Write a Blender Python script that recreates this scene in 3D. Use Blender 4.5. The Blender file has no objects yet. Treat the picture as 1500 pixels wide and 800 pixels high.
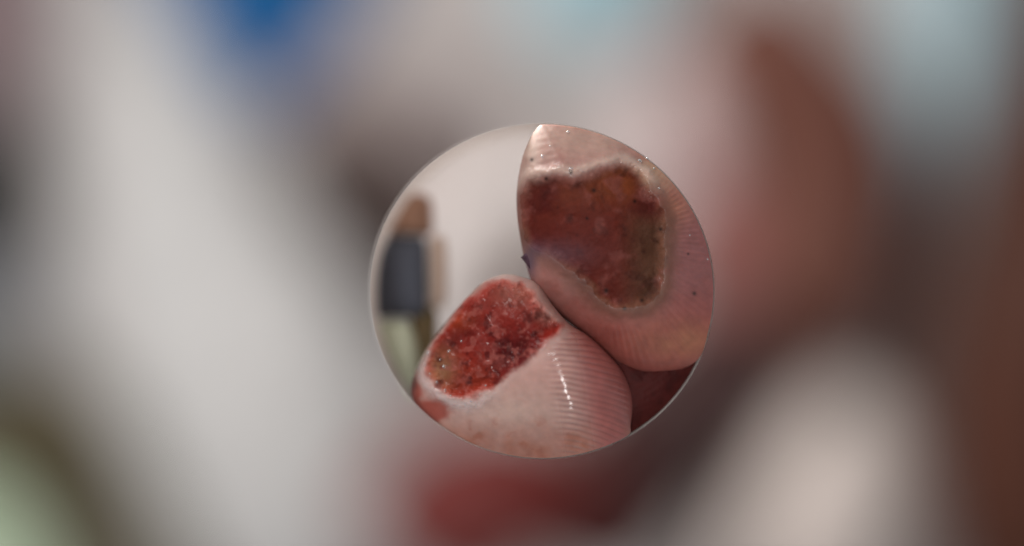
import bpy, math
import numpy as np

sc = bpy.context.scene
COL = sc.collection

# ---------------------------------------------------------------- camera
D = 0.297                      # camera to the plane of the fingers (m)
FRAME_W = 0.107                # width of that plane in view (m)
K = FRAME_W / 1500.0           # metres per photograph pixel in that plane
cam_d = bpy.data.cameras.new('camera')
cam = bpy.data.objects.new('camera', cam_d)
COL.objects.link(cam)
cam.location = (0, -D, 0)
cam.rotation_euler = (math.pi / 2, 0, 0)
cam_d.sensor_width = 36.0
cam_d.lens = 36.0 * D / FRAME_W
cam_d.clip_start = 0.005
cam_d.clip_end = 50
cam_d.dof.use_dof = True
cam_d.dof.focus_distance = D - 0.0040
cam_d.dof.aperture_fstop = cam_d.lens / 20.0      # 20 mm opening
sc.camera = cam

# ---------------------------------------------------------------- light
w = bpy.data.worlds.new('World')
sc.world = w
w.use_nodes = True
w.node_tree.nodes['Background'].inputs[0].default_value = (0.93, 0.97, 1.0, 1)
w.node_tree.nodes['Background'].inputs[1].default_value = 0.37


def area(name, loc, target, size, power, color=(1, 1, 1)):
    l = bpy.data.lights.new(name, 'AREA')
    l.shape = 'RECTANGLE'
    l.size, l.size_y = size
    l.energy = power
    l.color = color
    o = bpy.data.objects.new(name, l)
    COL.objects.link(o)
    from mathutils import Vector
    o.location = loc
    o.rotation_euler = (Vector(target) - Vector(loc)).to_track_quat('-Z', 'Y').to_euler()
    return o


area('window_light', (-2.3, -1.3, 3.0), (0.0, 0.35, 0.0), (1.3, 2.0), 98, (1.0, 0.985, 0.955))
area('front_fill', (-0.05, -0.62, -0.02), (0.0, 0.0, 0.0), (0.05, 0.42), 2.0, (1.0, 0.985, 0.96))  # added frontal fill: brightens the tube's inside and draws glints on the ridges
area('back_fill', (-0.55, 0.55, 0.62), (0.0, 0.03, 0.0), (0.4, 0.4), 25.0, (1.0, 0.98, 0.95))  # added fill, no window there: lights the tube and backing from behind

sc.view_settings.view_transform = 'Standard'
sc.view_settings.look = 'None'
sc.view_settings.exposure = 0.0
sc.view_settings.gamma = 1.0
sc.view_settings.use_curve_mapping = False
sc.render.engine = 'CYCLES'
sc.cycles.use_denoising = True
sc.cycles.max_bounces = 6


# ---------------------------------------------------------------- helpers
def lin(r, g, b):
    def f(c):
        c /= 255.0
        return c / 12.92 if c <= 0.04045 else ((c + 0.055) / 1.055) ** 2.4
    return (f(r), f(g), f(b))


def to_world(px, py, h, y0=0.0):
    """photograph pixel + height towards the viewer (px) on a plane y0 behind the finger plane"""
    px, py, h = np.asarray(px, float), np.asarray(py, float), np.asarray(h, float)
    y = y0 - h * K
    s = (D + y) / D
    return np.stack([(px - 750) * K * s, y, (400 - py) * K * s], axis=-1)


def vnoise(x, y, seed=0):
    xi, yi = np.floor(x).astype(np.int64), np.floor(y).astype(np.int64)
    fx, fy = x - xi, y - yi
    fx, fy = fx * fx * (3 - 2 * fx), fy * fy * (3 - 2 * fy)

    def hsh(a, b):
        n = (a * 374761393 + b * 668265263 + seed * 1442695041) & 0xffffffff
        n = ((n ^ (n >> 13)) * 1274126177) & 0xffffffff
        return ((n ^ (n >> 16)) & 0xffff) / 65535.0
    a = hsh(xi, yi) * (1 - fx) + hsh(xi + 1, yi) * fx
    b = hsh(xi, yi + 1) * (1 - fx) + hsh(xi + 1, yi + 1) * fx
    return (a * (1 - fy) + b * fy) * 2 - 1


def fbm(x, y, scale, oct=4, seed=0, gain=0.5):
    t, amp, tot = 0, 1.0, 0
    for o in range(oct):
        t = t + amp * vnoise(x / scale * 2 ** o + 17.3 * o, y / scale * 2 ** o - 9.1 * o, seed + o)
        tot += amp
        amp *= gain
    return t / tot


def sstep(a, b, v):
    t = np.clip((v - a) / (b - a), 0, 1)
    return t * t * (3 - 2 * t)


def smooth_loop(pts, n=400):
    p = np.array(pts, float)
    m = len(p)
    out = []
    for i in range(m):
        p0, p1, p2, p3 = p[i - 1], p[i], p[(i + 1) % m], p[(i + 2) % m]
        t = np.linspace(0, 1, max(2, n // m), endpoint=False)[:, None]
        out.append(0.5 * (2 * p1 + (p2 - p0) * t + (2 * p0 - 5 * p1 + 4 * p2 - p3) * t ** 2
                          + (3 * p1 - p0 - 3 * p2 + p3) * t ** 3))
    return np.concatenate(out)


def sdist(x, y, loop):
    """signed distance to a closed loop, negative inside"""
    a, b = loop, np.roll(loop, -1, axis=0)
    best = np.full(x.shape, 1e9)
    inside = np.zeros(x.shape, bool)
    for (ax, ay), (bx, by) in zip(a, b):
        ex, ey = bx - ax, by - ay
        t = np.clip(((x - ax) * ex + (y - ay) * ey) / (ex * ex + ey * ey + 1e-9), 0, 1)
        best = np.minimum(best, (x - ax - t * ex) ** 2 + (y - ay - t * ey) ** 2)
        if ay != by:
            cross = ((ay > y) != (by > y)) & (x < (bx - ax) * (y - ay) / (by - ay) + ax)
            inside ^= cross
    d = np.sqrt(best)
    return np.where(inside, -d, d)


def radius_fn(loop, c):
    d = loop - np.array(c)
    ang = np.arctan2(d[:, 1], d[:, 0])
    r = np.hypot(d[:, 0], d[:, 1])
    o = np.argsort(ang)
    ang, r = ang[o], r[o]
    ang = np.concatenate([ang - 2 * np.pi, ang, ang + 2 * np.pi])
    r = np.concatenate([r, r, r])
    return lambda th: np.interp(th, ang, r)


def mesh_obj(name, verts, faces, mat, parent=None, smooth=True, attrs=None):
    me = bpy.data.meshes.new(name)
    if isinstance(faces, np.ndarray):
        n, k = faces.shape
        me.vertices.add(len(verts))
        me.vertices.foreach_set('co', np.asarray(verts, np.float32).ravel())
        me.loops.add(n * k)
        me.loops.foreach_set('vertex_index', faces.astype(np.int32).ravel())
        me.polygons.add(n)
        me.polygons.foreach_set('loop_start', np.arange(0, n * k, k, dtype=np.int32))
        me.update(calc_edges=True)
    else:
        me.from_pydata([tuple(v) for v in verts], [], faces)
        me.update()
    me.validate()
    if smooth:
        me.polygons.foreach_set('use_smooth', [True] * len(me.polygons))
    for an, val in (attrs or {}).items():
        if val.ndim == 2:
            at = me.attributes.new(an, 'FLOAT_COLOR', 'POINT')
            at.data.foreach_set('color', np.concatenate([val, np.ones((len(val), 1))], 1).astype(np.float32).ravel())
        else:
            at = me.attributes.new(an, 'FLOAT', 'POINT')
            at.data.foreach_set('value', val.astype(np.float32))
    me.materials.append(mat)
    o = bpy.data.objects.new(name, me)
    COL.objects.link(o)
    if parent is not None:
        o.parent = parent
    return o


def tag(o, label, cat, group=None):
    o['label'] = label
    o['category'] = cat
    if group:
        o['group'] = group
    return o


# ---------------------------------------------------------------- materials
def plain_mat(name, rgb, rough=0.8, var=0.12, scale=40.0, bump=0.15, trans=0.0):
    m = bpy.data.materials.new(name)
    m.use_nodes = True
    nt = m.node_tree
    b = nt.nodes['Principled BSDF']
    b.inputs['Roughness'].default_value = rough
    b.inputs['Specular IOR Level'].default_value = 0.25
    tc = nt.nodes.new('ShaderNodeTexCoord')
    nz = nt.nodes.new('ShaderNodeTexNoise')
    nz.inputs['Scale'].default_value = scale
    nz.inputs['Detail'].default_value = 4
    nt.links.new(tc.outputs['Object'], nz.inputs['Vector'])
    rp = nt.nodes.new('ShaderNodeValToRGB')
    c = lin(*rgb)
    rp.color_ramp.elements[0].position = 0.3
    rp.color_ramp.elements[1].position = 0.7
    rp.color_ramp.elements[0].color = tuple(v * (1 - var) for v in c) + (1,)
    rp.color_ramp.elements[1].color = tuple(min(1, v * (1 + var)) for v in c) + (1,)
    nt.links.new(nz.outputs['Fac'], rp.inputs[0])
    nt.links.new(rp.outputs[0], b.inputs['Base Color'])
    bp = nt.nodes.new('ShaderNodeBump')
    bp.inputs['Strength'].default_value = bump
    bp.inputs['Distance'].default_value = 0.002
    nt.links.new(nz.outputs['Fac'], bp.inputs['Height'])
    nt.links.new(bp.outputs[0], b.inputs['Normal'])
    if trans:
        t = nt.nodes.new('ShaderNodeBsdfTranslucent')
        nt.links.new(rp.outputs[0], t.inputs['Color'])
        mx = nt.nodes.new('ShaderNodeMixShader')
        mx.inputs[0].default_value = trans
        nt.links.new(b.outputs[0], mx.inputs[1])
        nt.links.new(t.outputs[0], mx.inputs[2])
        nt.links.new(mx.outputs[0], nt.nodes['Material Output'].inputs['Surface'])
    return m


def flesh_mat(name, sss, coat, grain, bump, spec=0.4):
    m = bpy.data.materials.new(name)
    m.use_nodes = True
    nt = m.node_tree
    b = nt.nodes['Principled BSDF']
    col = nt.nodes.new('ShaderNodeAttribute')
    col.attribute_name = 'pigment'
    wet = nt.nodes.new('ShaderNodeAttribute')
    wet.attribute_name = 'wet'
    tc = nt.nodes.new('ShaderNodeTexCoord')
    n1 = nt.nodes.new('ShaderNodeTexNoise')
    n1.inputs['Scale'].default_value = grain
    n1.inputs['Detail'].default_value = 5
    nt.links.new(tc.outputs['Object'], n1.inputs['Vector'])
    mr = nt.nodes.new('ShaderNodeMapRange')
    mr.inputs[1].default_value = 0.3
    mr.inputs[2].default_value = 0.7
    mr.inputs[3].default_value = 0.92
    mr.inputs[4].default_value = 1.08
    nt.links.new(n1.outputs['Fac'], mr.inputs[0])
    vm = nt.nodes.new('ShaderNodeVectorMath')
    vm.operation = 'SCALE'
    nt.links.new(col.outputs['Color'], vm.inputs[0])
    nt.links.new(mr.outputs[0], vm.inputs['Scale'])
    nt.links.new(vm.outputs[0], b.inputs['Base Color'])
    rr = nt.nodes.new('ShaderNodeMapRange')
    rr.inputs[3].default_value = 0.58
    rr.inputs[4].default_value = 0.16
    nt.links.new(wet.outputs['Fac'], rr.inputs[0])
    nt.links.new(rr.outputs[0], b.inputs['Roughness'])
    b.inputs['Subsurface Weight'].default_value = sss
    b.inputs['Subsurface Radius'].default_value = (1.0, 0.35, 0.2)
    b.inputs['Subsurface Scale'].default_value = 0.0012
    b.inputs['Specular IOR Level'].default_value = spec
    b.inputs['Coat Roughness'].default_value = 0.12
    cm = nt.nodes.new('ShaderNodeMath')
    cm.operation = 'MULTIPLY'
    cm.inputs[1].default_value = coat
    nt.links.new(wet.outputs['Fac'], cm.inputs[0])
    nt.links.new(cm.outputs[0], b.inputs['Coat Weight'])
    n2 = nt.nodes.new('ShaderNodeTexNoise')
    n2.inputs['Scale'].default_value = grain * 2.5
    n2.inputs['Detail'].default_value = 3
    nt.links.new(tc.outputs['Object'], n2.inputs['Vector'])
    bp = nt.nodes.new('ShaderNodeBump')
    bp.inputs['Strength'].default_value = bump
    bp.inputs['Distance'].default_value = 0.00012
    nt.links.new(n2.outputs['Fac'], bp.inputs['Height'])
    nt.links.new(bp.outputs[0], b.inputs['Normal'])
    return m


SKIN = flesh_mat('skin', 0.28, 0.9, 900, 0.14)
WOUND = flesh_mat('wound_flesh', 0.12, 0.4, 1300, 0.25, 0.08)
dm = bpy.data.materials.new('water')
dm.use_nodes = True
_b = dm.node_tree.nodes['Principled BSDF']
_b.inputs['Base Color'].default_value = (0.85, 0.85, 0.86, 1)
_b.inputs['Roughness'].default_value = 0.05
_b.inputs['Transmission Weight'].default_value = 0.85
_b.inputs['IOR'].default_value = 1.33

# ---------------------------------------------------------------- setting: wall far behind
WALL_Y = 1.3
wv = []
for x, z in ((-1.6, -1.2), (1.6, -1.2), (1.6, 1.2), (-1.6, 1.2)):
    wv.append((x, WALL_Y, z))
for x, z in ((-1.6, -1.2), (1.6, -1.2), (1.6, 1.2), (-1.6, 1.2)):
    wv.append((x, WALL_Y + 0.1, z))
wall = mesh_obj('wall', wv, [(0, 1, 2, 3), (5, 4, 7, 6), (1, 0, 4, 5), (2, 1, 5, 6), (3, 2, 6, 7), (0, 3, 7, 4)],
                plain_mat('wall_paint', (182, 173, 170), 0.9, 0.05, 6), smooth=False)
wall['kind'] = 'structure'


# ---------------------------------------------------------------- far things, thrown out of focus by the lens
def puff(name, pts, y0, thick, rgb, label, cat, folds=0.25, seed=1, power=0.6, group=None, taper=None):
    """a stuffed, folded thing: an outline puffed towards the viewer, closed by a back that lies at y0"""
    loop = smooth_loop(pts, 160)
    c = loop.mean(axis=0)
    rf = radius_fn(loop, c)
    nt_, ns = 72, 18
    th = np.linspace(-np.pi, np.pi, nt_, endpoint=False)
    s = np.sin(np.linspace(0.02, 1, ns) * np.pi / 2)
    TH, S = np.meshgrid(th, s, indexing='ij')
    R = rf(TH)
    X, Y = c[0] + S * R * np.cos(TH), c[1] + S * R * np.sin(TH)
    H = thick / K * (1 - S ** 2.4) ** power
    H = H * (1 + folds * fbm(X, Y, 130, 3, seed)) + 4
    P = to_world(X, Y, 0 * H, y0)
    P[..., 1] = y0 - H * K
    if taper:
        g = (1 + (taper - 1) * P[..., 1] / DEPTH) / taper
        P[..., 0] *= g
        P[..., 2] *= g
    front = P.reshape(-1, 3)
    back = to_world(X[:, -1], Y[:, -1], 0 * X[:, -1], y0)
    v = np.concatenate([front, back, [front.reshape(nt_, ns, 3)[:, 0].mean(0)], [back.mean(0)]])
    f = []
    nb = nt_ * ns
    for i in range(nt_):
        j = (i + 1) % nt_
        for q in range(ns - 1):
            f.append((i * ns + q, i * ns + q + 1, j * ns + q + 1, j * ns + q))
        f.append((i * ns + ns - 1, nb + i, nb + j, j * ns + ns - 1))
        f.append((nb + nt_, i * ns, j * ns))
        f.append((nb + nt_ + 1, nb + j, nb + i))
    f = [tuple(reversed(q)) for q in f]
    o = mesh_obj(name, v, f, plain_mat(name + '_colour', rgb, 0.85, 0.08, 25))
    return tag(o, label, cat, group)


W0 = WALL_Y - 0.002
puff('blue_cloth', [(210, -200), (560, -200), (560, -60), (490, 60), (395, 165), (315, 120), (230, -20)], W0, 0.012,
     (24, 88, 142), 'vivid blue cloth hung between the grey cloth and the pale wall', 'cloth', 0.15, 3)
puff('grey_cloth', [(130, -120), (225, -60), (300, 70), (400, 210), (450, 300), (530, 420), (600, 560), (610, 700),
                    (600, 900), (330, 920), (245, 760), (190, 640), (140, 500), (120, 380), (130, 200), (120, 40)],
     W0, 0.05, (198, 194, 192), 'long light grey cloth hanging beside the round tube', 'cloth', 0.1, 5)
puff('dusky_pink_cloth', [(-170, -170), (20, -170), (85, -60), (80, 60), (60, 150), (-20, 190), (-170, 190)], W0, 0.02,
     (140, 118, 120), 'dusky pink grey cloth above the charcoal pouch', 'cloth', 0.12, 7)
puff('mushroom_cloth', [(440, 110), (560, 90), (700, 120), (760, 200), (700, 300), (560, 300), (450, 240), (410, 170)], W0, 0.012,
     (146, 132, 129), 'mushroom brown cloth behind the dark taupe pouch', 'cloth', 0.12, 6)
puff('charcoal_pouch', [(-170, 150), (-30, 150), (60, 200), (80, 290), (45, 380), (-60, 410), (-170, 400)], W0, 0.03,
     (36, 36, 36), 'charcoal pouch beside the edge of the grey cloth', 'pouch', 0.15, 8)
puff('grey_pouch', [(-170, 380), (-20, 370), (60, 420), (70, 520), (20, 570), (-150, 560)], W0, 0.02,
     (118, 120, 124), 'mid grey pouch below the charcoal pouch', 'pouch', 0.15, 9)
puff('olive_cloth', [(-170, 540), (30, 500), (140, 560), (220, 680), (310, 800), (360, 960), (150, 980), (110, 860),
                     (40, 760), (-150, 690)], W0, 0.03,
     (76, 68, 50), 'dark olive brown cloth along the lower edge of the grey cloth', 'cloth', 0.15, 12)
puff('green_cushion', [(-170, 720), (-20, 680), (40, 770), (80, 870), (100, 960), (-150, 960)], W0, 0.03,
     (196, 214, 184), 'pale green cushion under the dark olive cloth', 'cushion', 0.12, 14)
puff('taupe_pouch', [(425, 185), (540, 175), (640, 230), (660, 330), (640, 440), (560, 450), (485, 370), (420, 285)],
     W0 - 0.012, 0.025, (66, 52, 48), 'dark taupe pouch between the grey cloth and the round tube', 'pouch', 0.15, 17)
puff('turquoise_cloth', [(800, -140), (960, -150), (975, -40), (950, 50), (880, 80), (800, 50), (770, -40)], W0, 0.012,
     (160, 196, 206), 'pale turquoise cloth above the round tube', 'cloth', 0.1, 19)
puff('ice_blue_cloth', [(1330, -140), (1450, -150), (1460, 0), (1450, 200), (1430, 330), (1400, 420), (1350, 380),
                        (1340, 220), (1330, 20)], W0, 0.012,
     (165, 192, 200), 'narrow ice blue cloth between two brown fingers', 'cloth', 0.1, 21)


def digit(name, path, rad, y0, rgb, label, cat, group=None):
    """a rounded finger: smooth tapering tube along a path of photograph pixels"""
    p = np.array(path, float)
    n = len(p)
    t = np.linspace(0, n - 1, 40)
    ii = np.arange(n)

    def sp(v):
        v = np.asarray(v, float)
        m = np.gradient(v)
        i = np.clip(np.floor(t).astype(int), 0, n - 2)
        u = t - i
        return ((2 * u ** 3 - 3 * u ** 2 + 1) * v[i] + (u ** 3 - 2 * u ** 2 + u) * m[i]
                + (-2 * u ** 3 + 3 * u ** 2) * v[i + 1] + (u ** 3 - u ** 2) * m[i + 1])
    x, y, r = sp(p[:, 0]), sp(p[:, 1]), sp(rad)
    s = (D + y0) / D
    e = np.linspace(0, 1, 40)
    r = r * np.sqrt(np.clip(1 - (np.clip(e - 0.88, 0, 1) / 0.12) ** 2, 0.004, 1)) \
        * np.sqrt(np.clip(1 - (np.clip(0.12 - e, 0, 1) / 0.12) ** 2, 0.004, 1))
    tx, ty = np.gradient(x), np.gradient(y)
    L = np.hypot(tx, ty)
    nx, ny = -ty / L, tx / L
    nt_ = 24
    v, f = [], []
    for i in range(40):
        for a in range(nt_):
            an = 2 * math.pi * a / nt_
            q = to_world(x[i] + nx[i] * r[i] * math.cos(an), y[i] + ny[i] * r[i] * math.cos(an), 0, y0)
            q[1] -= r[i] * K * s * math.sin(an)
            v.append(q)
    for i in range(39):
        for a in range(nt_):
            b = (a + 1) % nt_
            f.append((i * nt_ + a, (i + 1) * nt_ + a, (i + 1) * nt_ + b, i * nt_ + b))
    f.append(tuple(range(nt_)))
    f.append(tuple(range(39 * nt_ + nt_ - 1, 39 * nt_ - 1, -1)))
    o = mesh_obj(name, v, f, plain_mat(name + '_skin_' + str(len(bpy.data.materials)), rgb, 0.6, 0.1, 30))
    return tag(o, label, cat, group)


digit('finger', [(1560, -160), (1530, 60), (1510, 260), (1500, 460), (1500, 640), (1510, 960)],
      [60, 75, 110, 150, 155, 130], 1.22, (70, 36, 23), 'long brown finger beside the narrow ice blue cloth', 'finger')
digit('finger', [(1040, -10), (1125, 95), (1205, 215), (1205, 330), (1160, 450), (1115, 540)],
      [110, 130, 140, 140, 135, 100], 1.20, (94, 55, 44), 'bent reddish brown finger beside the pale pink finger', 'finger')
digit('finger', [(950, 100), (980, 150), (1000, 200), (1010, 250), (1010, 300)],
      [50, 60, 60, 54, 44], 1.19, (202, 178, 176), 'pale pink finger lying against the bent reddish brown finger',
      'finger')
digit('finger', [(600, 860), (660, 780), (725, 740), (790, 745), (850, 800)],
      [120, 145, 145, 130, 110], 1.14, (88, 25, 21), 'dark maroon finger passing beneath the round tube', 'finger')
digit('finger', [(990, 260), (1030, 320), (1040, 390), (1040, 460), (1030, 520)],
      [50, 60, 66, 64, 50], 1.19, (138, 84, 82), 'dusky pink finger between the round tube and the bent reddish brown finger', 'finger')
digit('finger', [(820, 860), (885, 745), (950, 665), (1020, 590), (1080, 520), (1120, 440)],
      [105, 125, 128, 128, 120, 90], 1.18, (54, 28, 26), 'very dark brown finger crossing beneath the bent reddish brown finger', 'finger')
puff('gauze_pad', [(1125, 585), (1170, 550), (1240, 560), (1305, 620), (1325, 720), (1310, 860), (1190, 920), (1070, 900),
                   (1040, 820), (1075, 700)], 1.19, 0.04, (216, 200, 192),
     'pale pinkish gauze pad beside the long brown finger', 'gauze', 0.12, 31)

# ---------------------------------------------------------------- round tube in the plane of focus, added to give the sharp round edge
CX, CY, RX, RY = 794.0, 426.5, 251.5, 245.0
DEPTH = 0.030
tube_root = bpy.data.objects.new('round_tube', None)
COL.objects.link(tube_root)
tag(tube_root, 'added short pale round tube, open in front, that forms the sharp round edge about the two wounded fingers', 'tube')
TUBE = plain_mat('tube_plastic', (216, 209, 205), 0.7, 0.03, 60, 0.05, trans=0.5)
BACK = plain_mat('backing_card', (232, 228, 227), 0.9, 0.05, 90, 0.1, trans=0.45)
NT = 192
tv, tf = [], []
prof = [(0.0, 1.0), (0.25, 1.0), (0.5, 1.0), (0.75, 1.0), (1.0, 1.0)]
ang = np.linspace(0, 2 * np.pi, NT, endpoint=False)
flare = (D + DEPTH) / D * 0.952
SHIFT = -0.010                 # the back of the tube sits a little to the left
for inner in (False, True):
    for t in np.linspace(0, 1, 7):
        g = 1 + (flare - 1) * t
        k = g * (0.998 if inner else 1.0)
        cx0, cz0 = (CX - 750) * K, (400 - CY) * K
        for a in ang:
            tv.append((cx0 * g + SHIFT * RX * K * flare * t + RX * K * k * math.cos(a), -0.0012 + (DEPTH + 0.0012) * t,
                       cz0 * g + RY * K * k * math.sin(a)))
for L_ in (0, 1):
    for q in range(6):
        for a in range(NT):
            b = (a + 1) % NT
            i0, i1 = (L_ * 7 + q) * NT, (L_ * 7 + q + 1) * NT
            fc = (i0 + a, i0 + b, i1 + b, i1 + a)
            tf.append(fc if L_ == 1 else fc[::-1])
for a in range(NT):
    b = (a + 1) % NT
    tf.append((a, b, 7 * NT + b, 7 * NT + a))
    tf.append((6 * NT + b, 6 * NT + a, 13 * NT + a, 13 * NT + b))
mesh_obj('tube_wall', tv, tf, TUBE, tube_root)


def disc(name, cx, cz, rx, rz, ya, yb, mat, parent, n=96):
    v = [(cx + rx * math.cos(a), y, cz + rz * math.sin(a)) for y in (ya, yb) for a in np.linspace(0, 2 * np.pi, n, endpoint=False)]
    f = [tuple(range(n)), tuple(range(2 * n - 1, n - 1, -1))]
    for a in range(n):
        b = (a + 1) % n
        f.append((a, n + a, n + b, b))
    return mesh_obj(name, v, f, mat, parent, smooth=False)


BX = (CX - 750) * K * flare + SHIFT * RX * K * flare
disc('backing', BX, (400 - CY) * K * flare, RX * K * flare * 0.99, RY * K * flare * 0.99,
     DEPTH - 0.0015, DEPTH + 0.0015, BACK, tube_root)
disc('support_rod', BX, (400 - CY) * K * flare, 0.008, 0.008, DEPTH + 0.0012, WALL_Y - 0.0005, TUBE, tube_root, 24)


def block(name, x0, x1, y0, y1, ya, yb, rgb, label, cat, lean=0.0, round_=0.0015):
    """rounded block standing on the backing inside the tube; pixel box at its front"""
    import bmesh
    bm = bmesh.new()
    bmesh.ops.create_cube(bm, size=1)
    a, b = to_world(x0, y1, 0, ya), to_world(x1, y0, 0, ya)
    for v in bm.verts:
        v.co = (v.co.x * (b[0] - a[0]), v.co.y * (yb - ya), v.co.z * (b[2] - a[2]))
        v.co.x += lean * v.co.z
    bmesh.ops.bevel(bm, geom=bm.edges[:] + bm.verts[:], offset=round_, segments=3, affect='EDGES', profile=0.5)
    me = bpy.data.meshes.new(name)
    bm.to_mesh(me)
    bm.free()
    me.polygons.foreach_set('use_smooth', [True] * len(me.polygons))
    me.materials.append(plain_mat(name + '_colour', rgb, 0.75, 0.1, 200))
    o = bpy.data.objects.new(name, me)
    o.location = ((a[0] + b[0]) / 2, (ya + yb) / 2, (a[2] + b[2]) / 2)
    COL.objects.link(o)
    return tag(o, label, cat)


EL = lambda a, f=0.950: (CX + SHIFT * RX * 0.952 + RX * f * math.cos(math.radians(a)), CY + RY * f * math.sin(math.radians(a)))
puff('grey_pad', [(572, 348), (600, 347), (619, 348), (624, 352), (626, 380), (627, 430), (625, 458), (620, 463), (600, 464), (572, 464),
                  EL(171, 0.955), EL(178, 0.955), EL(186, 0.955), EL(194, 0.955)],
     DEPTH - 0.0016, 0.005, (82, 86, 97), 'dark slate grey pad inside the round tube', 'pad', 0.05, 32, 0.2)
puff('brown_pad', [EL(198, 0.95), EL(203, 0.95), EL(209, 0.95), (602, 286), (622, 286), (632, 296), (634, 330), (630, 344), (600, 345), (575, 345)],
     DEPTH - 0.0016, 0.004, (160, 124, 104), 'reddish brown pad above the slate grey pad', 'pad', 0.05, 34, 0.5)
puff('tan_strip', [(629, 352), (640, 346), (652, 352), (655, 400), (652, 446), (640, 452), (630, 446), (629, 400)],
     DEPTH - 0.0016, 0.002, (196, 172, 156), 'pale tan strip beside the slate grey pad', 'strip', 0.05, 35, 0.5)
block('olive_block', 600, 640, 444, 545, 0.0255, DEPTH - 0.0016, (104, 88, 62),
      'narrow olive brown block beside the green pad and the red finger', 'block')
puff('green_pad', [(572, 467), (590, 467), (602, 474), (609, 490), (614, 515), (616, 560), (606, 588), EL(147, 0.955), EL(152, 0.955),
                   EL(158, 0.955), EL(164, 0.955), EL(169, 0.955)],
     DEPTH - 0.0016, 0.005, (226, 235, 208), 'pale green pad below the slate grey pad', 'pad', 0.05, 33, 0.2)


# ---------------------------------------------------------------- the fingers
def finger(label, outline, centre, height_fn, y0, back, shift, nth=760, ns=300, shaft=14, wound=None, skin=None):
    loop = smooth_loop(outline, 700)
    rf = radius_fn(loop, centre)
    th = np.linspace(-np.pi, np.pi, nth, endpoint=False)
    s = np.sin(np.linspace(0.006, 1, ns) * np.pi / 2)
    TH, S = np.meshgrid(th, s, indexing='ij')
    R = rf(TH)
    X, Y = centre[0] + S * R * np.cos(TH), centre[1] + S * R * np.sin(TH)
    H, C, Wt, inside = height_fn(X, Y, S)
    P = to_world(X, Y, H, y0)
    edge_x, edge_y, edge_h = X[:, -1], Y[:, -1], H[:, -1]
    rings, cols, wets = [P], [C], [Wt]
    for q in range(1, shaft + 1):
        u = q / shaft
        sc_ = 1 - 0.32 * u ** 0.75
        ex = centre[0] + (edge_x - centre[0]) * sc_ + shift[0] * u
        ey = centre[1] + (edge_y - centre[1]) * sc_ + shift[1] * u
        rings.append(to_world(ex, ey, edge_h * (1 - u) - back / K * u, y0)[:, None, :])
        cols.append(C[:, -1:])
        wets.append(Wt[:, -1:])
    P = np.concatenate(rings, 1)
    C = np.concatenate(cols, 1)
    Wt = np.concatenate(wets, 1)
    tot = ns + shaft
    idx = np.arange(nth * tot).reshape(nth, tot)
    nx_ = np.roll(idx, -1, axis=0)
    F = np.stack([idx[:, :-1], nx_[:, :-1], nx_[:, 1:], idx[:, 1:]], -1)
    ins = np.zeros((nth, tot - 1), bool)
    if inside is not None:
        ii = inside & np.roll(inside, -1, 0)
        ins[:, :ns - 1] = ii[:, :-1] & ii[:, 1:]
    V, Cc, Ww = P.reshape(-1, 3), C.reshape(-1, 3), Wt.ravel()

    def cut(mask, capped):
        f = F[mask].reshape(-1, 4)
        v, c_, w_ = V, Cc, Ww
        tris = []
        if capped:
            v = np.concatenate([V, [P[:, -1].mean(0)]])
            c_ = np.concatenate([Cc, [Cc[-1]]])
            w_ = np.concatenate([Ww, [0]])
            last = idx[:, -1]
            tris.append(np.stack([last, np.roll(last, -1), np.full(nth, len(V)), np.full(nth, len(V))], -1))
        # close the small hole at the centre
        c0 = idx[:, 0]
        if mask[0, 0] == True:
            cen = P[:, 0].mean(0)
            v = np.concatenate([v, [cen]])
            c_ = np.concatenate([c_, [C[:, 0].mean(0)]])
            w_ = np.concatenate([w_, [Wt[:, 0].mean()]])
            m = len(v) - 1
            tris.append(np.stack([np.full(nth, m), np.full(nth, m), np.roll(c0, -1), c0], -1))
        faces4 = f
        alltri = [t for t in tris]
        tri = []
        for t in alltri:
            for row in t:
                r = []
                for z in row:
                    if z not in r:
                        r.append(int(z))
                tri.append(r)
        used = np.unique(np.concatenate([faces4.ravel()] + [np.array(t).ravel() for t in tri]).astype(int)) if tri else np.unique(faces4)
        remap = np.full(len(v), -1)
        remap[used] = np.arange(len(used))
        fl = remap[faces4].tolist() + [[int(remap[z]) for z in t] for t in tri]
        return v[used], fl, c_[used], w_[used]

    v, f, c_, w_ = cut(~ins, True)
    o = mesh_obj('finger', v, f, skin or SKIN, None, True, {'pigment': c_, 'wet': w_})
    tag(o, label, 'finger')
    if inside is not None:
        v, f, c_, w_ = cut(ins, False)
        wo = mesh_obj('wound', v, f, WOUND, o, True, {'pigment': c_, 'wet': w_})
        if wound:
            wo['label'] = wound
    return o


def ell(px, py, f=0.9975):
    """clamp a point to the inside of the tube"""
    dx, dy = (px - CX) / RX, (py - CY) / RY
    r = math.hypot(dx, dy)
    if r > f:
        dx, dy = dx / r * f, dy / r * f
    return (CX + dx * RX, CY + dy * RY)


def arc(a0, a1, n, f=0.9975):
    return [(CX + RX * f * math.cos(math.radians(a)), CY + RY * f * math.sin(math.radians(a)))
            for a in np.linspace(a0, a1, n)]


def mixc(C, rgb, m):
    return C * (1 - m[..., None]) + np.array(lin(*rgb)) * m[..., None]


def base(shape, rgb):
    return np.ones(shape + (3,)) * np.array(lin(*rgb))


def spot(X, Y, x, y, rx, ry=None):
    ry = ry or rx
    return np.exp(-((X - x) / rx) ** 2 - ((Y - y) / ry) ** 2)


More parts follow.
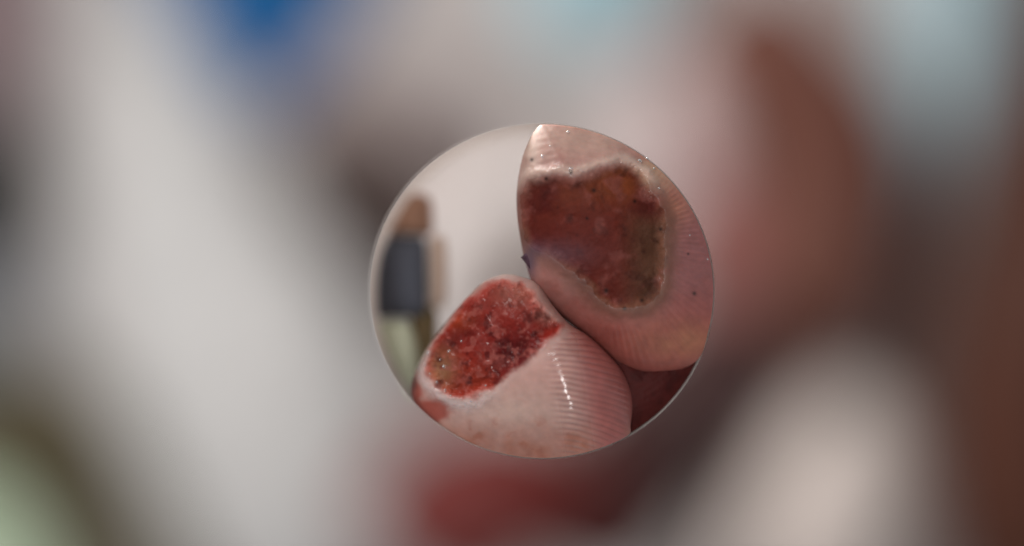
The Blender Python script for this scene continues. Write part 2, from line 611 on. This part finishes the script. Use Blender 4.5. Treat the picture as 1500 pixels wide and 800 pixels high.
def dome(X, Y, S, outline, centre, p, q, flat):
    """rounded pad; blunter where it is squeezed against the wall of the tube"""
    rf = radius_fn(smooth_loop(outline, 700), centre)
    th = np.linspace(-np.pi, np.pi, 720, endpoint=False)
    ex, ey = centre[0] + rf(th) * np.cos(th), centre[1] + rf(th) * np.sin(th)
    w_ = sstep(0.955, 0.985, np.hypot((ex - CX) / RX, (ey - CY) / RY))
    kern = np.exp(-(np.arange(-40, 41) / 22.0) ** 2)
    w_ = np.convolve(np.concatenate([w_[-40:], w_, w_[:40]]), kern / kern.sum(), 'valid')
    W_ = np.interp(np.arctan2(Y - centre[1], X - centre[0]), th, w_, period=2 * np.pi)
    nat = (1 - S ** p) ** q
    blunt = 1 - flat * S ** 2.2
    return nat * (1 - W_) + blunt * W_


# upper finger -------------------------------------------------------------
UP_OUT = [(786, 188), (768, 222), (758, 268), (757, 310), (762, 348), (769, 382), (783, 424), (806, 452), (838, 476),
          (872, 505), (905, 532), (945, 548), (985, 545)] + arc(24, -88, 12)
UP_W = [(770, 262), (792, 258), (818, 254), (842, 258), (862, 254), (884, 244), (906, 237), (928, 244), (944, 262),
        (962, 290), (974, 322), (975, 360), (972, 400), (966, 432), (945, 450), (918, 452), (893, 448), (868, 428),
        (846, 405), (820, 384), (795, 372), (775, 362), (765, 335), (763, 300)]


def upper_h(X, Y, S):
    sd = sdist(X, Y, smooth_loop(UP_W, 144))
    rag = sd + 5.0 * fbm(X, Y, 26, 4, 41) + 3.0 * fbm(X, Y, 10, 3, 44)
    ins = rag < 0
    H = 96 * dome(X, Y, S, UP_OUT, (890, 355), 2.5, 0.52, 0.55)
    H = H + 0.05 * (430 - Y)
    H = H + 5 * fbm(X, Y, 90, 2, 11)
    deep = sstep(2, -18, rag)
    H = H - 9 * deep + deep * (3.2 * fbm(X, Y, 30, 4, 51) + 0.5 * fbm(X, Y, 10, 2, 53))
    rim = np.exp(-((rag - 7) / 7) ** 2)
    top = sstep(300, 250, Y)
    H = H + rim * (1.2 + 3.5 * top)
    # papillary ridges
    cx, cy = 885, 352
    th = np.arctan2(Y - cy, X - cx)
    rr = np.hypot(X - cx, Y - cy)
    rad = np.sin(th * 105 + 0.8 * fbm(X, Y, 40, 2, 61))
    tan = np.sin((rr + 0.35 * (X - 800)) * 2 * np.pi / 9.0 + 1.4 * fbm(X, Y, 50, 2, 62))
    skin = 1 - deep
    mask_r = skin * sstep(12, 26, rag) * np.clip(sstep(960, 985, X) + sstep(470, 495, Y), 0, 1) * (0.55 + 0.45 * fbm(X, Y, 45, 2, 66))
    mask_t = skin * sstep(6, 16, rag) * sstep(300, 240, Y) * sstep(960, 930, X)
    edge = sstep(1.0, 0.93, S)
    H = H + edge * (0.85 * mask_r * rad + 0.16 * mask_t * tan)
    H = H + 0.25 * skin * fbm(X, Y, 9, 2, 70)
    # pigment
    n1, n2, n3 = fbm(X, Y, 60, 4, 81), fbm(X, Y, 22, 4, 82), fbm(X, Y, 9, 3, 83)
    C = base(X.shape, (166, 114, 106))
    C = mixc(C, (188, 150, 136), sstep(262, 205, Y) * sstep(960, 880, X))  # paler top: light from above put into the skin colour
    C = mixc(C, (152, 94, 92), sstep(930, 1010, X) * sstep(260, 340, Y))
    C = mixc(C, (160, 84, 75), sstep(400, 500, Y) * 0.95)
    C = mixc(C, (172, 112, 84), spot(X, Y, 1000, 500, 60, 26) * 0.8)
    C = mixc(C, (176, 110, 84), spot(X, Y, 985, 300, 28, 34) * 0.7)
    C = mixc(C, (188, 150, 120), spot(X, Y, 955, 255, 32, 30) * 0.8)
    C = mixc(C, (190, 166, 152), spot(X, Y, 778, 230, 16, 40) * 0.6)
    C = mixc(C, (150, 76, 68), np.clip(n2, 0, 1) * 0.7)
    C = mixc(C, (200, 170, 156), rim * top * 0.75)
    C = mixc(C, (112, 72, 56), sstep(30, 0, rag) * (1 - top) * 0.75)
    Wc = base(X.shape, (112, 42, 32))
    Wc = mixc(Wc, (128, 62, 38), sstep(330, 258, Y) * 0.75)
    Wc = mixc(Wc, (142, 70, 38), spot(X, Y, 915, 262, 42, 26) * 0.85)
    Wc = mixc(Wc, (100, 66, 48), sstep(895, 950, X) * sstep(280, 340, Y) * 0.85)
    Wc = mixc(Wc, (112, 70, 50), sstep(-14, -2, rag) * sstep(300, 340, Y) * 0.6)
    Wc = mixc(Wc, (84, 22, 22), sstep(-0.1, 0.5, n1) * 0.75)
    Wc = mixc(Wc, (150, 82, 74), sstep(0.05, 0.6, n2) * 0.6)
    Wc = mixc(Wc, (58, 20, 18), sstep(0.2, 0.7, fbm(X, Y, 16, 3, 87)) * 0.5)
    Wc = mixc(Wc, (112, 76, 84), spot(X, Y, 812, 372, 52, 20) * 0.7)
    Wc = mixc(Wc, (66, 50, 74), spot(X, Y, 782, 372, 16, 12) * 0.8)
    dm_ = np.maximum(deep, sstep(20, -16, rag) * (1 - top)) ** 0.8
    C = C * (1 - dm_[..., None]) + Wc * dm_[..., None]
    C = mixc(C, (84, 66, 88), spot(X, Y, 776, 388, 10, 22) * 0.8)
    dark = np.zeros_like(X)
    for x, y, r in ((870, 279, 3.5), (836, 253, 3), (930, 295, 2.6), (968, 336, 2.8), (1017, 430, 3), (888, 426, 4),
                    (779, 234, 2.5), (915, 452, 3), (800, 262, 3), (940, 440, 3.2), (860, 320, 2.4), (1008, 372, 1.8)):
        dark = np.maximum(dark, spot(X, Y, x, y, r))
    C = mixc(C, (34, 18, 16), dark * 0.9)
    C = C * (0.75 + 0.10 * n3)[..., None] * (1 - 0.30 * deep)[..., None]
    wet = (0.06 + 0.22 * sstep(0.1, 0.6, n2)) * (1 - deep)
    wet = wet + 0.4 * rim * top
    return H, np.clip(C, 0, 1), np.clip(wet, 0, 1), ins


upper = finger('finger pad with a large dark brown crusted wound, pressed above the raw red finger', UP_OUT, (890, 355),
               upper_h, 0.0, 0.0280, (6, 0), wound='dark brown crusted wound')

# lower finger -------------------------------------------------------------
LO_OUT = [(603, 560), (622, 516), (648, 478), (680, 440), (708, 413), (738, 402), (766, 406), (790, 418),
          (812, 450), (834, 474), (862, 492), (892, 520), (915, 550), (926, 585), (924, 622)] + arc(60, 138, 9)
LO_W = [(712, 415), (738, 409), (762, 414), (782, 428), (788, 440), (803, 455), (824, 472), (822, 486), (804, 502), (786, 518),
        (768, 534), (745, 552), (722, 570), (697, 584), (668, 586), (648, 572), (626, 552), (622, 530), (631, 508),
        (645, 488), (661, 463), (685, 434)]


def lower_h(X, Y, S):
    sd = sdist(X, Y, smooth_loop(LO_W, 144))
    rag = sd + 6.5 * fbm(X, Y, 26, 4, 141) + 3.2 * fbm(X, Y, 9, 3, 144)
    ins = rag < 0
    H = 104 * dome(X, Y, S, LO_OUT, (765, 540), 2.8, 0.52, 0.6)
    crest = 838 + (Y - 560) * 0.16
    H = H - 0.36 * (np.hypot(X - crest, 26) - 26) + 0.06 * (X - crest)
    H = H + 4 * fbm(X, Y, 90, 2, 111)
    deep = sstep(2, -20, rag)
    gran = fbm(X, Y, 26, 4, 151)
    fine = fbm(X, Y, 10, 2, 153)
    H = H - 17 * deep + deep * (6.0 * gran + 1.9 * fine)
    rim = np.exp(-((rag - 7) / 8) ** 2)
    low = sstep(760, 680, X)
    H = H + rim * (0.2 + 3.2 * low * sstep(490, 540, Y)) * (1 + 0.9 * fbm(X, Y, 12, 3, 155))
    # pale fold where it touches the upper finger
    fold = np.exp(-(((X - 812) * 0.85 + (Y - 456) * 0.53) / 30) ** 2 - ((-(X - 812) * 0.53 + (Y - 456) * 0.85) / 9) ** 2)
    H = H + 13 * fold
    # papillary ridges
    rr = np.hypot(X - 805, Y - 870)
    ph = rr * 2 * np.pi / 8.4 + 2.6 * fbm(X, Y, 70, 3, 161)
    rid = np.sin(ph) + 0.25 * np.sin(2 * ph)
    skin = 1 - deep
    mk = skin * sstep(4, 16, rag) * sstep(-44, -6, X - crest) * sstep(1.0, 0.95, S)
    H = H + (0.72 + 0.5 * fbm(X, Y, 24, 3, 163)) * rid * mk
    H = H + 0.2 * skin * fbm(X, Y, 9, 2, 170)
    # pigment
    n1, n2, n3 = fbm(X, Y, 60, 4, 181), fbm(X, Y, 22, 4, 182), fbm(X, Y, 8, 3, 183)
    C = base(X.shape, (186, 142, 132))
    C = mixc(C, (200, 164, 152), spot(X, Y, 745, 605, 80, 34))
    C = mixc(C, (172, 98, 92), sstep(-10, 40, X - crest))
    C = mixc(C, (150, 84, 78), sstep(20, 90, X - crest) * 0.6)  # ridged side is redder; shade on its right is put into the colour too
    C = mixc(C, (140, 76, 72), mk * sstep(0.0, -1.0, rid) * 0.5)
    C = mixc(C, (206, 184, 182), rim * low * 0.6 * sstep(480, 540, Y))
    C = mixc(C, (204, 182, 176), sstep(18, 4, rag) * 0.12)
    C = mixc(C, (172, 104, 82), sstep(606, 652, Y + 14 * n1) * np.clip(0.65 + 0.5 * n2, 0, 1) * sstep(900, 850, X))
    C = mixc(C, (160, 92, 70), sstep(0.15, 0.5, n2) * sstep(600, 640, Y) * 0.6)
    blood = 0.85 * sstep(0.2, 0.95, 1.3 * spot(X, Y, 630, 604, 32, 18) + 0.4 * n2 + 0.2 * n3 + 1.1 * spot(X, Y, 604, 574, 13, 26)) * sstep(4, 14, rag)
    C = mixc(C, (158, 52, 34), blood)
    C = mixc(C, (60, 22, 18), spot(X, Y, 603, 560, 8, 12) * 0.8)
    C = mixc(C, (190, 140, 130), fold)
    C = mixc(C, (196, 160, 152), spot(X, Y, 742, 404, 30, 10) * 0.8)
    Wc = base(X.shape, (164, 46, 36))
    Wc = mixc(Wc, (118, 22, 24), sstep(-0.2, 0.4, n1) * 0.85)
    Wc = mixc(Wc, (168, 56, 34), spot(X, Y, 700, 560, 46, 32) * 0.8)
    Wc = mixc(Wc, (172, 62, 34), spot(X, Y, 672, 470, 26, 16) * 0.9)
    Wc = mixc(Wc, (94, 24, 26), spot(X, Y, 760, 520, 40, 40) * 0.7)
    Wc = mixc(Wc, (172, 96, 82), spot(X, Y, 758, 428, 40, 22) * 0.95)
    Wc = mixc(Wc, (196, 136, 122), spot(X, Y, 808, 462, 24, 11) * 0.9)
    Wc = mixc(Wc, (176, 128, 92), spot(X, Y, 648, 540, 20, 28) * 0.8)
    Wc = mixc(Wc, (200, 108, 98), sstep(0.0, 0.5, fbm(X, Y, 9, 3, 189)) * 0.5)
    Wc = mixc(Wc, (186, 100, 92), sstep(0.15, 0.6, n2) * 0.3)
    Wc = mixc(Wc, (84, 16, 18), sstep(0.15, 0.6, fbm(X, Y, 14, 3, 187)) * 0.65)
    dm_ = sstep(5, -9, rag)
    C = C * (1 - dm_[..., None]) + Wc * dm_[..., None]
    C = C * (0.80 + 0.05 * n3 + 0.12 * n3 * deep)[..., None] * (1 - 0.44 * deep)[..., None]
    wet = 0.2 + 0.75 * rim * low + deep * (-0.05 + 0.6 * sstep(0.0, 0.4, n2) * (0.35 + 0.65 * low)) + 0.95 * np.exp(-((X - crest + 4) / 28) ** 2) * sstep(460, 500, Y) * skin
    wet = wet + 0.3 * blood
    return H, np.clip(C, 0, 1), np.clip(wet, 0, 1), ins


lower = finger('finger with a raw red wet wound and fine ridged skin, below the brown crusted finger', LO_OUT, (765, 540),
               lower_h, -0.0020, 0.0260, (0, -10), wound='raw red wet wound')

# finger behind both, its shade put into the dark pigment ----------------------------------------------------
BK_OUT = [(880, 500), (930, 520), (985, 515)] + arc(14, 66, 8, 0.993) + [(884, 605), (878, 560)]


def back_h(X, Y, S):
    H = 30 * dome(X, Y, S, BK_OUT, (945, 565), 2.4, 0.5, 0.5) + 1.5 * fbm(X, Y, 14, 3, 201)
    rr = np.hypot(X - 900, Y - 480)
    H = H + 0.15 * np.sin(rr * 2 * np.pi / 9)
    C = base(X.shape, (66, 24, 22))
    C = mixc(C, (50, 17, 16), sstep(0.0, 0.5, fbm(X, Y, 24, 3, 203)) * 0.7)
    return H, C, np.full(X.shape, 0.0), None


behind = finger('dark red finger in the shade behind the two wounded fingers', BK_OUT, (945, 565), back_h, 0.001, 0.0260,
                (-16, -14), nth=200, ns=60, skin=WOUND)


# ---------------------------------------------------------------- small parts on the fingers
def surf(X, Y, outline, centre, fn, y0):
    rf = radius_fn(smooth_loop(outline, 700), centre)
    X, Y = np.array([[X]], float), np.array([[Y]], float)
    th = np.arctan2(Y - centre[1], X - centre[0])
    S = np.hypot(X - centre[0], Y - centre[1]) / rf(th)
    H = fn(X, Y, np.clip(S, 0, 0.999))[0]
    return to_world(X, Y, H, y0)[0, 0]


def bead(name, pos, r, mat, parent, flat=0.55, seed=0):
    v, f = [], []
    na, nb = 14, 8
    for j in range(nb + 1):
        p = math.pi * j / nb
        for i in range(na):
            a = 2 * math.pi * i / na
            k = 1 + 0.12 * math.sin(2 * a + seed)
            v.append((pos[0] + r * k * math.sin(p) * math.cos(a), pos[1] - r * flat * math.cos(p),
                      pos[2] + r * k * math.sin(p) * math.sin(a)))
    for j in range(nb):
        for i in range(na):
            b = (i + 1) % na
            f.append((j * na + i, j * na + b, (j + 1) * na + b, (j + 1) * na + i))
    return mesh_obj(name, v, f, mat, parent)


for q, (x, y, r) in enumerate(((832, 194, 2.6), (795, 229, 2.8), (836, 248, 3.4), (937, 236, 3.2), (806, 214, 1.5),
                               (958, 247, 1.8), (1010, 345, 1.6), (1036, 380, 1.6), (948, 232, 1.8), (965, 276, 1.6))):
    p = surf(x, y, UP_OUT, (890, 355), upper_h, 0.0)
    bead('droplet', p, r * K, dm, upper, 0.6, q)
for q, (x, y, r) in enumerate(((628, 517, 3.6), (658, 515, 2.6), (651, 537, 3.2), (623, 535, 2.0), (640, 560, 2.0),
                               (652, 572, 2.4), (660, 580, 1.8), (690, 588, 1.6), (712, 565, 1.8), (630, 548, 1.6),
                               (676, 500, 1.8), (645, 527, 1.6))):
    p = surf(x, y, LO_OUT, (765, 540), lower_h, -0.0020)
    bead('droplet', p, r * K, dm, lower, 0.6, q)

# dark tag of torn skin at the edge of the upper finger
p = surf(772, 380, UP_OUT, (890, 355), upper_h, 0.0)
tagm = plain_mat('torn_skin', (70, 46, 58), 0.6, 0.2, 900)
v = [(p[0] + dx * K, p[1] - dy * K, p[2] + dz * K) for dx, dy, dz in
     ((-9, 0, 3), (4, 8, 14), (6, 10, -4), (14, 6, -26), (2, -6, -10), (4, -8, 10), (-3, 5, 0))]
mesh_obj('torn_skin', v, [(0, 6, 1), (0, 2, 6), (1, 6, 2), (2, 3, 1), (0, 4, 3, 2), (0, 1, 5), (0, 5, 4), (1, 3, 5), (3, 4, 5)],
         tagm, upper)
